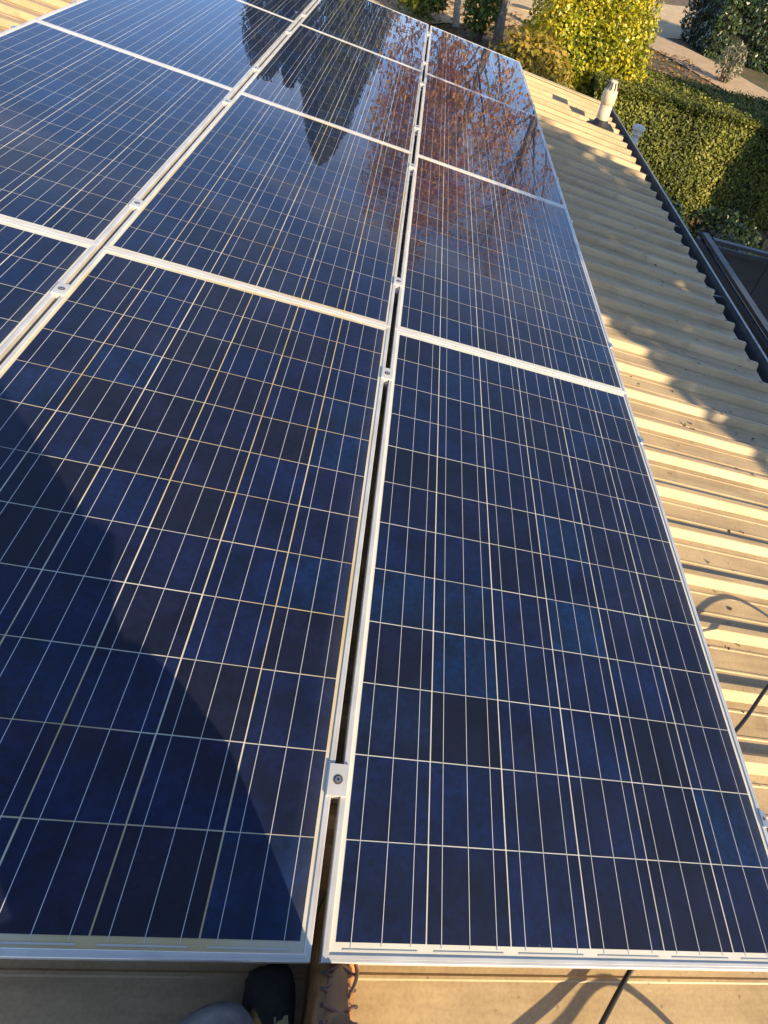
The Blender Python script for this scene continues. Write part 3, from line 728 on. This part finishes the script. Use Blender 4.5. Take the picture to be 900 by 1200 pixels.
def azpos(az, dist): return math.sin(R(az)) * dist, math.cos(R(az)) * dist
M['conifer_core'] = plain('conifer_inner_twigs', (0.016, 0.020, 0.010), 0.95, 0, .4, 12, .6)
M['cypress'] = leafmat('cypress_leaf', [(0.022, 0.032, 0.008), (0.045, 0.06, 0.012), (0.08, 0.095, 0.018), (0.12, 0.13, 0.025)], 0.55, 0.1, 1.2)
M['dark_con'] = leafmat('dark_conifer_leaf', [(0.008, 0.013, 0.007), (0.014, 0.022, 0.010), (0.026, 0.036, 0.014)], 0.6, 0.06, 1.0)
NRM = RR @ Vector((0, 0, 1)); PL0 = ROOF @ Vector((0, 0, 0))
def mirrored(px, py, ydist):
    """where a thing seen at this pixel in the panels' mirror stands, at the given distance"""
    d = ray(px, py); p = CAM_P + d * ((PL0 - CAM_P).dot(NRM) / d.dot(NRM)); r_ = d - NRM * 2 * d.dot(NRM)
    return p + r_ * ((ydist - p.y) / r_.y)
q = mirrored(373, 190, 24.0); b0 = mirrored(402, 30, 24.0)
conifer('cypress_tree', 'tall narrow green cypress beyond the roof, mirrored in the panels', b0.x, 24.0, q.z - zground(b0.x, 24), 1.35, M['cypress'], 52000, 0.11, 41, .55, lean=q.x - b0.x)
for px, py, rad, sd_, lb in ((308, 88, 0.8, 43, 'broad dark conifer standing second from the cypress'), (338, 98, 0.45, 45, 'slim dark conifer standing right beside the cypress')):
    q = mirrored(px, py, 25.5); conifer('dark_conifer', lb, q.x, 25.5, q.z - zground(q.x, 25.5), rad, M['dark_con'], 22000, 0.13, sd_, .3)
M['autumn'] = leafmat('autumn_leaf', [(0.40, 0.14, 0.012), (0.74, 0.30, 0.02), (0.84, 0.42, 0.03), (0.82, 0.52, 0.08)], 0.5, 0.4, 1.0)
q = px_ground(534, 31)
tree('autumn_tree', 'pale-trunked autumn tree with rust leaves beyond the far panels', q.x, q.y, 6.4, 0.065, M['autumn'], M['pale_bark'], 8500, 0.085, 51, 2.0, 22, 12, .3, 1.3, .11, .60)
q = px_ground(581, 58)
tree('autumn_tree', 'grey-trunked autumn tree with rust leaves past the far panel corner', q.x, q.y, 6.6, 0.09, M['autumn'], M['bark'], 9500, 0.085, 53, 2.2, 24, 12, .28, 1.3, .11, .60)
x, y = azpos(11.0, 18); tree('autumn_tree', 'bare-branched autumn tree standing behind the golden shrub', x, y, 7.0, 0.13, M['autumn'], M['bark'], 4500, 0.07, 55, 2.4, 20, 12, .3, 1.3, .11, .5)
# unseen trees added right of the house to shade roof, fence and hedge
M['ever'] = leafmat('evergreen_leaf', [(0.02, 0.03, 0.008), (0.04, 0.06, 0.014), (0.07, 0.10, 0.02)], 0.45, 0.15)
def shade_tree(name, label, L, s, ztop_rel, rad, h_low, n, seed, size=.2):
    # a point with lateral coordinate L across the sun direction, s metres up-sun of the roof line x=0.7
    x0 = 0.7; y0 = (L - .77 * x0) / .64; x = x0 + .64 * s; y = y0 - .77 * s
    zb = zground(x, y); e = empty(name, Matrix.Translation((x, y, zb))); top = H + ztop_rel - zb
    mb = MB(); limb_set(mb, (0, 0, 0), (0, 0, top * .9), .14, 14, rad * 1.1, seed, .25, .7, 3); mb.build('trunk', M['bark'], e, True)
    c = (0, 0, (top + h_low) / 2); r = (rad, rad, (top - h_low) / 2)
    P, N = crown_points(n, c, r, seed, .25, .75, 1.6, .14)
    link('crown', quads_mesh('crown', P, N + rng.normal(size=N.shape) * .5, size, .6), M['ever'], e)
    return tag(e, label, 'tree')
shade_tree('evergreen_tree', 'dense evergreen tree standing beside the house across from the gutter', 4.15, 9.0, 3.6, 1.75, 0.6, 16000, 61)
shade_tree('evergreen_tree', 'tall evergreen tree shading the end of the clipped hedge', 13.6, 17.5, 4.6, 1.8, 0.8, 26000, 63)
shade_tree('evergreen_tree', 'slender evergreen tree between the other evergreens by the fence', 8.1, 12.5, 3.6, 1.6, 0.9, 12000, 65)

# fallen leaves under the autumn trees
n = 5000; X = rng.uniform(-2, 7, n); Y = rng.uniform(9, 20, n)
P = np.c_[X, Y, [zground(a, b) + .03 for a, b in zip(X, Y)]]; N = np.c_[rng.normal(size=(n, 2)) * .35, np.ones(n)]
tag(link('fallen_leaves', quads_mesh('fallen_leaves', P, N, 0.11, .6), leafmat('fallen_leaf', [(0.10, 0.05, 0.02), (0.28, 0.15, 0.04), (0.42, 0.26, 0.07)], .6, .1)), 'rust and gold fallen leaves scattered on the garden soil', 'leaves', kind='stuff')
# specks and leaf scraps on the roof sheets
n = 900; X = rng.uniform(1.02, 2.06, n); Y = rng.uniform(0.2, 7.6, n)
ph = ((Y - PH) / RIB + .5) % 1 * RIB - RIB / 2
Z = np.where(np.abs(ph) < .012, ZC, np.where(np.abs(ph) < .032, ZP + .016, ZP)) + .004
kp = np.abs(ph) > .04; P = np.c_[X, Y, Z][kp]; N = np.c_[rng.normal(size=(len(P), 2)) * .4, np.ones(len(P))]
o = link('roof_debris', quads_mesh('roof_debris', P, N, 0.006 + 0.016 * rng.random(len(P)) ** 3, .6), leafmat('leaf_scrap', [(0.03, 0.02, 0.012), (0.07, 0.04, 0.02), (0.16, 0.07, 0.03)], .8, .05), mw=ROOF.copy())
tag(o, 'dark leaf scraps and specks scattered on the ribbed roof', 'debris', kind='stuff')

n = 700; X = rng.uniform(.012, .16, n); Y = rng.uniform(YA, YB, n); kp = np.sin(Y * 2.3) + np.sin(Y * 5.1 + 1) > rng.uniform(-1.5, 1.8, n)
P = np.c_[X, Y, rng.uniform(-.088, -.06, n)][kp]; N = np.c_[rng.normal(size=(len(P), 2)) * .7, np.ones(len(P))]
o = link('gutter_leaves', quads_mesh('gutter_leaves', P, N, 0.045, .55), leafmat('gutter_leaf', [(0.05, 0.03, 0.015), (0.14, 0.08, 0.03), (0.26, 0.15, 0.05)], .8, .05), mw=Matrix.Translation(EAVE))
tag(o, 'brown dead leaves lying along the charcoal gutter', 'leaves', kind='stuff')
# ------------------------------------------------------------------ fences beyond the gutter
zt = H - 1.12
def fence_run(label, p0, p1, nrm):
    p0, p1 = Vector(p0), Vector(p1); d = (p1 - p0); L = d.length; a = math.atan2(d.y, d.x)
    e = empty('steel_fence', Matrix.Translation((p0.x, p0.y, 0)) @ Matrix.Rotation(a, 4, 'Z'))
    n = max(2, round(L / 0.8)); w = L / n
    for k in range(n):
        mb = MB(); mb.box(k * w + .006, (k + 1) * w - .006, -.012, .012, -.1, zt - .03); mb.build('infill_sheet', M['fence'], e)
    for k in range(0, n + 1, 3):
        mb = MB(); mb.box(k * w - .03, k * w + .03, -.032, .032, -.2, zt - .002); mb.build('post', M['fence'], e)
    mb = MB(); mb.box(-.035, L, -.04, .04, zt, zt + .035); mb.build('top_rail', M['fence'], e)
    mb = MB(); mb.box(-.035, L, -.085, -.0405, zt - .06, zt - .02); mb.build('side_rail', M['fence'], e)
    return tag(e, label, 'fence')
fence_run('low charcoal steel fence running parallel to the house gutter', (3.52, 7.15, 0), (3.52, -2.0, 0), 1)
fence_run('low charcoal steel fence leading from the corner towards the timber gate', (3.62, 7.05, 0), (8.0, 6.55, 0), 1)
e = empty('timber_gate', Matrix.Translation((4.55, 7.6, 0)) @ Matrix.Rotation(R(12), 4, 'Z'))
for k in range(14):
    mb = MB(); mb.box(k * .085, k * .085 + .06, -.01, .01, .05, zt + .12); mb.build('slat', M['timber'], e)
for z in (.25, zt - .1):
    mb = MB(); mb.box(0, 14 * .085 - .02, .0105, .04, z, z + .07); mb.build('crossbar', M['timber'], e)
tag(e, 'slatted timber gate behind the charcoal fence by the hedge', 'gate')
# white capped inspection pipe between gutter and hedge
d_ = ray(748, 152); q = CAM_P + d_ * ((2.62 - CAM_P.x) / d_.x); wt = q.z
e = empty('capped_pipe', Matrix.Translation((q.x, q.y, 0)))
mb = MB(); mb.tube([(0, 0, -.1), (0, 0, wt)], .045, 14); mb.build('pipe', M['white_pvc'], e, True)
mb = MB(); mb.tube([(0, 0, wt - .05), (0, 0, wt - .01)], .062, 18); mb.tube([(0, 0, wt), (0, 0, wt + .03), (0, 0, wt + .045)], [.078, .078, .05], 18); mb.build('cap', M['white_pvc'], e)
tag(e, 'white pipe with a round stacked cap rising just outside the gutter', 'pipe')

# ------------------------------------------------------------------ the kneeling photographer
M['skin'] = plain('skin', (0.55, 0.33, 0.24), 0.5, 0, .06, 30)
M['jacket'] = plain('beige_jacket', (0.42, 0.37, 0.29), 0.85, 0, .2, 60, .15)  # unseen jacket, colour kept pale to bounce light into the near shade
M['trouser'] = plain('grey_trouser_cloth', (0.15, 0.145, 0.14), 0.9, 0, .3, 28, .9)
M['hair'] = plain('dark_hair', (0.025, 0.018, 0.012), 0.7, 0, .3, 80, .5)
M['leather'] = plain('tan_leather', (0.33, 0.165, 0.055), 0.55, 0, .45, 34, .8)
M['lace'] = plain('brown_lace', (0.15, 0.07, 0.045), 0.8)
M['tongue'] = plain('boot_tongue', (0.20, 0.10, 0.04), 0.8)
person = empty('person', at(-0.1, -0.35, ZP))
PI = person.matrix_world.inverted()
def body():
    J = {}; E = []
    def j(name, p, r, par=None):
        J[name] = (len(J), p, r)
        if par: E.append((J[par][0], J[name][0]))
    j('pelvis', (.0, -.40, .17), (.20, .16)); j('belly', (.035, -.375, .34), (.285, .16), 'pelvis'); j('chest', (.02, -.35, .54), (.24, .15), 'belly')
    j('upper', (.0, -.34, .67), (.17, .12), 'chest'); j('neck', (.01, -.33, .78), (.055, .055), 'upper'); j('chin', (-.015, -.295, .85), (.062, .07), 'neck')
    j('head', (-.02, -.29, .94), (.078, .092), 'chin'); j('crown', (-.02, -.305, 1.015), (.055, .062), 'head')
    fw = Vector((.2289, .6259, -.7456)); rt = Vector((.9562, 0, .2926)); upv = Vector((-.1822, .7799, .5988)); C = Vector((-.129, -.061, 1.155))
    for s, nm in ((1, 'r'), (-1, 'l')):
        j(nm + 'sh', (-.015 + s * .165, -.335, .68), (.075, .075), 'upper')
        el = Vector((.125, -.255, .57)) if s > 0 else Vector((-.40, -.28, .66))
        j(nm + 'el', tuple(el), (.056, .056), nm + 'sh')
        wr = C - upv * .10 + rt * s * .075 - fw * .04
        j(nm + 'fa', tuple(el.lerp(wr, .4)), (.047, .047), nm + 'el')
        j(nm + 'wr', tuple(wr), (.028, .024), nm + 'fa')
        pm = C - upv * .06 + rt * s * .062 - fw * .028
        j(nm + 'pa', tuple(pm), (.026, .034), nm + 'wr')
        for k in range(4):
            b = pm + upv * (.028 - .018 * k) - fw * .004 + rt * s * .004
            j(nm + 'f%da' % k, tuple(b + rt * s * .008 - fw * -.012), (.0095, .0095), nm + 'pa')
            j(nm + 'f%db' % k, tuple(b + fw * .0185 - rt * s * .006), (.0085, .0085), nm + 'f%da' % k)
            j(nm + 'f%dc' % k, tuple(b + fw * .0185 - rt * s * (.024 - .002 * abs(k - 1))), (.0075, .0075), nm + 'f%db' % k)
        j(nm + 'ta', tuple(pm - fw * .014 - upv * .01 - rt * s * .012), (.011, .011), nm + 'pa')
        j(nm + 'tb', tuple(pm - fw * .012 + upv * .012 - rt * s * .034), (.009, .009), nm + 'ta')
    j('hem', (.21, -.28, .42), (.085, .085), 'belly'); j('flank', (.15, -.30, .53), (.075, .075), 'chest')  # jacket bulges added to fill out the edge of the cast shadow
    j('rhip', (.10, -.42, .18), (.12, .12), 'pelvis'); j('rth', (.13, -.29, .28), (.095, .095), 'rhip'); j('rkn', (.098, -.185, .325), (.075, .075), 'rth'); j('rcalf', (.065, -.165, .16), (.062, .066), 'rkn'); j('rank', (.028, -.135, .03), (.050, .053), 'rcalf')
    j('lhip', (-.22, -.40, .14), (.15, .14), 'pelvis'); j('lth', (-.235, -.25, .05), (.11, .10), 'lhip'); j('lkn', (-.135, -.065, -.065), (.062, .060), 'lth'); j('lcalf', (-.08, -.36, -.055), (.075, .07), 'lkn'); j('lank', (.0, -.58, -.065), (.045, .045), 'lcalf')
    me = bpy.data.meshes.new('body_cage')
    vs_ = [None] * len(J)
    for k, (i, p, r) in J.items(): vs_[i] = PI @ (ROOF @ Vector(p))
    me.from_pydata(vs_, E, []); o = bpy.data.objects.new('body', me); COL.objects.link(o)
    md = o.modifiers.new('skin', 'SKIN'); md.branch_smoothing = 0.6; md.use_smooth_shade = True
    if not me.skin_vertices: bpy.context.view_layer.objects.active = o
    sk = me.skin_vertices[0].data if me.skin_vertices else None
    if sk is None:
        bm = bmesh.new(); bm.from_mesh(me); bm.verts.layers.skin.verify(); bm.to_mesh(me); bm.free(); sk = me.skin_vertices[0].data
    for k, (i, p, r) in J.items(): sk[i].radius = r; sk[i].use_root = (k == 'pelvis')
    sb_ = o.modifiers.new('sub', 'SUBSURF'); sb_.levels = 2; sb_.render_levels = 2
    bpy.context.view_layer.update()
    ev = o.evaluated_get(bpy.context.evaluated_depsgraph_get()); nm = bpy.data.meshes.new_from_object(ev)
    bpy.data.objects.remove(o)
    for m in (M['jacket'], M['trouser'], M['skin']): nm.materials.append(m)
    JW = {k: vs_[v[0]] for k, v in J.items()}
    for pl in nm.polygons:
        c = pl.center; best = min(JW, key=lambda k: (JW[k] - c).length)
        hand = best[1:] in ('wr', 'pa', 'ta', 'tb') or (len(best) == 4 and best[1] == 'f' and best[2].isdigit())
        if hand or best in ('head', 'crown', 'chin', 'neck'): pl.material_index = 2
        elif best in ('rhip', 'rth', 'rkn', 'rcalf', 'rank', 'lhip', 'lth', 'lkn', 'lcalf', 'lank', 'pelvis'): pl.material_index = 1
        pl.use_smooth = True
    b = bpy.data.objects.new('body', nm); COL.objects.link(b); b.parent = person
    return JW
JW = body()
# hair cap, ears, nose, eyes, mouth
hc = JW['head']
def ell(mb, c, r, n=12, mseg=8, zmin=-1):
    v = []; f = []
    for i in range(mseg + 1):
        t = math.pi * i / mseg
        for k in range(n):
            a = 2 * math.pi * k / n; v.append((c[0] + r[0] * math.sin(t) * math.cos(a), c[1] + r[1] * math.sin(t) * math.sin(a), c[2] + r[2] * max(zmin, math.cos(t))))
    for i in range(mseg):
        for k in range(n): f.append((i * n + k, (i + 1) * n + k, (i + 1) * n + (k + 1) % n, i * n + (k + 1) % n))
    mb.add(v, f)
mb = MB(); ell(mb, (hc.x, hc.y - .022, hc.z + .035), (.088, .098, .085), 16, 10, -.45); mb.build('hair', M['hair'], person, True)
for s in (-1, 1):
    mb = MB(); ell(mb, (hc.x + s * .078, hc.y - .005, hc.z - .015), (.012, .022, .034)); mb.build('ear', M['skin'], person, True)
    mb = MB(); ell(mb, (hc.x + s * .031, hc.y + .078, hc.z + .0), (.013, .011, .009)); mb.build('eye', M['white_pvc'], person, True)
mb = MB(); ell(mb, (hc.x, hc.y + .093, hc.z - .028), (.014, .018, .024)); mb.build('nose', M['skin'], person, True)
mb = MB(); ell(mb, (hc.x, hc.y + .074, hc.z - .072), (.026, .012, .008)); mb.build('mouth', plain('lips', (.42, .2, .17), .5), person, True)

def boot(name, origin, rot, label=None):
    """a laced work boot; toe towards +y, heel at the origin, sole on z = 0"""
    b = empty(name); b.parent = person
    b.matrix_parent_inverse = Matrix.Identity(4); b.matrix_basis = PI @ (ROOF @ (Matrix.Translation(origin) @ rot))
    # sole outline
    out = [(-.03, -.03), (-.036, .03), (-.033, .09), (-.043, .16), (-.046, .21), (-.038, .25), (-.018, .275), (.012, .278), (.036, .255), (.047, .215), (.046, .16), (.036, .09), (.036, .03), (.03, -.03), (0, -.045)]
    n = len(out); mb = MB()
    v = [(x, y, 0) for x, y in out] + [(x * 1.03, y, .026) for x, y in out]
    mb.add(v, [tuple(reversed(range(n))), tuple(range(n, 2 * n))] + [(k, (k + 1) % n, n + (k + 1) % n, n + k) for k in range(n)])
    mb.build('sole', M['boot_rubber'], b)
    # upper: half-oval sections from toe to heel
    sec = [(.275, .010, .035, .0), (.268, .026, .058, 0), (.248, .038, .074, 0), (.215, .046, .083, 0), (.17, .046, .094, 0), (.13, .042, .112, 0), (.095, .040, .138, 0), (.055, .040, .16, 0), (.01, .038, .165, 0), (-.03, .032, .16, 0), (-.045, .018, .14, 0)]
    mseg = 14; v = []; f = []
    rs = random.Random(5)
    for (y, w, h, _) in sec:
        for k in range(mseg + 1):
            a = math.pi * k / mseg; cx_, sz = math.cos(a), math.sin(a)
            wr = 1 + rs.uniform(-.025, .025)
            v.append((w * abs(cx_) ** .8 * (1 if cx_ > 0 else -1) * wr, y + .004 * math.sin(7 * a), .022 + (h - .022) * sz ** .85 * wr))
    L_ = mseg + 1
    for i in range(len(sec) - 1):
        for k in range(mseg): f.append((i * L_ + k, i * L_ + k + 1, (i + 1) * L_ + k + 1, (i + 1) * L_ + k))
    f.append(tuple(range(mseg, -1, -1))); f.append(tuple((len(sec) - 1) * L_ + k for k in range(L_)))
    me = bpy.data.meshes.new('upper'); me.from_pydata(v, [], [tuple(reversed(q)) for q in f])
    up_ = link('upper', me, M['leather'], b, True)
    mb = MB(); mb.tube([(0, .02, .10), (0, .018, .15), (0, .012, .20), (0, .010, .205)], [.048, .049, .052, .045], 18); mb.build('shaft', M['leather'], b, True)
    mb = MB(); mb.tube([(0, .012, .195), (0, .012, .215)], .054, 18); mb.build('collar', M['tongue'], b, True)
    mb = MB(); mb.tube([(0, .165, .092), (0, .125, .117), (0, .09, .145), (0, .068, .18), (0, .07, .215)], [.012, .018, .02, .02, .016], 10); mb.build('tongue', M['tongue'], b, True)
    for k in range(5):
        y0 = .158 - .021 * k; z0 = .103 + .0135 * k + (.008 * k if k > 2 else 0)
        for s in (-1, 1):
            mb = MB(); mb.tube(smooth_path([(s * .024, y0, z0 - .008), (s * .010, y0 - .006, z0 + .010), (-s * .010, y0 - .016, z0 + .018), (-s * .025, y0 - .022, z0 + .006)], 4), .0032, 6); mb.build('lace', M['lace'], b, True)
        for s in (-1, 1):
            mb = MB(); mb.tube([(s * .026, y0, z0 - .012), (s * .027, y0, z0 - .003)], .0030, 8); mb.build('eyelet', M['iron'], b)
    mb = MB(); mb.tube(smooth_path([(.01, .10, .15), (.022, .118, .14), (.030, .14, .112), (.022, .165, .106), (.030, .19, .098)], 5), .0032, 6); mb.build('lace', M['lace'], b, True)
    return b
boot('boot', (.026, -.150, ZP + .002), Matrix.Rotation(R(-3), 4, 'Z'), 'right')
boot('boot', (.0, -.57, -.005), Matrix.Rotation(R(180), 4, 'Z') @ Matrix.Rotation(R(-72), 4, 'X'))
tag(person, 'kneeling person in beige jacket, grey trousers and tan laced boots taking the photo', 'person')
# pouch added for the deep shadow and dark cloth between boot and knee
e = empty('tool_pouch', at(-.062, -.10, ZP) @ Matrix.Rotation(R(8), 4, 'Z'))
M['pouch'] = plain('black_canvas', (.018, .017, .016), .9, 0, .3, 70, .3)  # black stands for deep shadow as well as dark cloth
M['strap'] = plain('khaki_webbing', (.30, .24, .12), .85, 0, .15, 120, .2)
def sack(name, rx, ry, h, m, z0=0.0):
    v = []; f = []; n_, k_ = 28, 12
    for i in range(k_ + 1):
        t = math.pi * i / k_
        for k in range(n_):
            a = 2 * math.pi * k / n_; ca, sa = math.cos(a), math.sin(a)
            w = abs(math.sin(t)) ** .55; wr = 1 + .06 * math.sin(3 * a + 4 * t) + .04 * math.sin(9 * a + t * 7)
            v.append((rx * w * wr * math.copysign(abs(ca) ** .6, ca), ry * w * wr * math.copysign(abs(sa) ** .6, sa), z0 + h / 2 + h / 2 * math.copysign(abs(math.cos(t)) ** .7, math.cos(t)) * wr))
    for i in range(k_):
        for k in range(n_): f.append((i * n_ + k, (i + 1) * n_ + k, (i + 1) * n_ + (k + 1) % n_, i * n_ + (k + 1) % n_))
    me = bpy.data.meshes.new(name); me.from_pydata(v, [], f); return link(name, me, m, e, True)
sack('pouch_body', .042, .105, .080, M['pouch'])
mb = MB(); pts = [(.018, .03, .079), (.020, .0, .086), (.020, -.05, .088), (.018, -.1, .07)]
for (x, y, z), (x2, y2, z2) in zip(pts, pts[1:]):
    mb.add([(x - .011, y, z), (x + .011, y, z), (x2 + .011, y2, z2), (x2 - .011, y2, z2), (x - .011, y, z - .003), (x + .011, y, z - .003), (x2 + .011, y2, z2 - .003), (x2 - .011, y2, z2 - .003)], [(0, 3, 2, 1), (4, 5, 6, 7), (0, 1, 5, 4), (2, 3, 7, 6), (1, 2, 6, 5), (0, 4, 7, 3)])
mb.build('strap', M['strap'], e)
tag(e, 'black canvas tool pouch with khaki strap between the tan boot and grey knee', 'tool pouch')
# the phone in their hands
fw = Vector((.2289, .6259, -.7456)).normalized(); rt = Vector((.9562, 0, .2926)); rt = (rt - fw * rt.dot(fw)).normalized(); upv = rt.cross(fw)
pm = Matrix((rt, upv, -fw)).transposed().to_4x4(); pm.translation = Vector((-.129, -.061, 1.155)) - fw * .02
ph_ = empty('phone', ROOF @ pm)
mb = MB(); mb.box(-.037, .037, -.125, .03, .0, .008); mb.build('case', M['boot_rubber'], ph_)
mb = MB(); mb.box(-.034, .034, -.12, .025, .0082, .0086); mb.build('screen', plain('phone_screen', (.02, .02, .025), .1), ph_)
mb = MB(); mb.tube([(0, 0, 0), (0, 0, -.002)], .008, 16); mb.build('lens_ring', M['steel'], ph_)
tag(ph_, 'black phone held up in both hands of the kneeling person', 'phone')
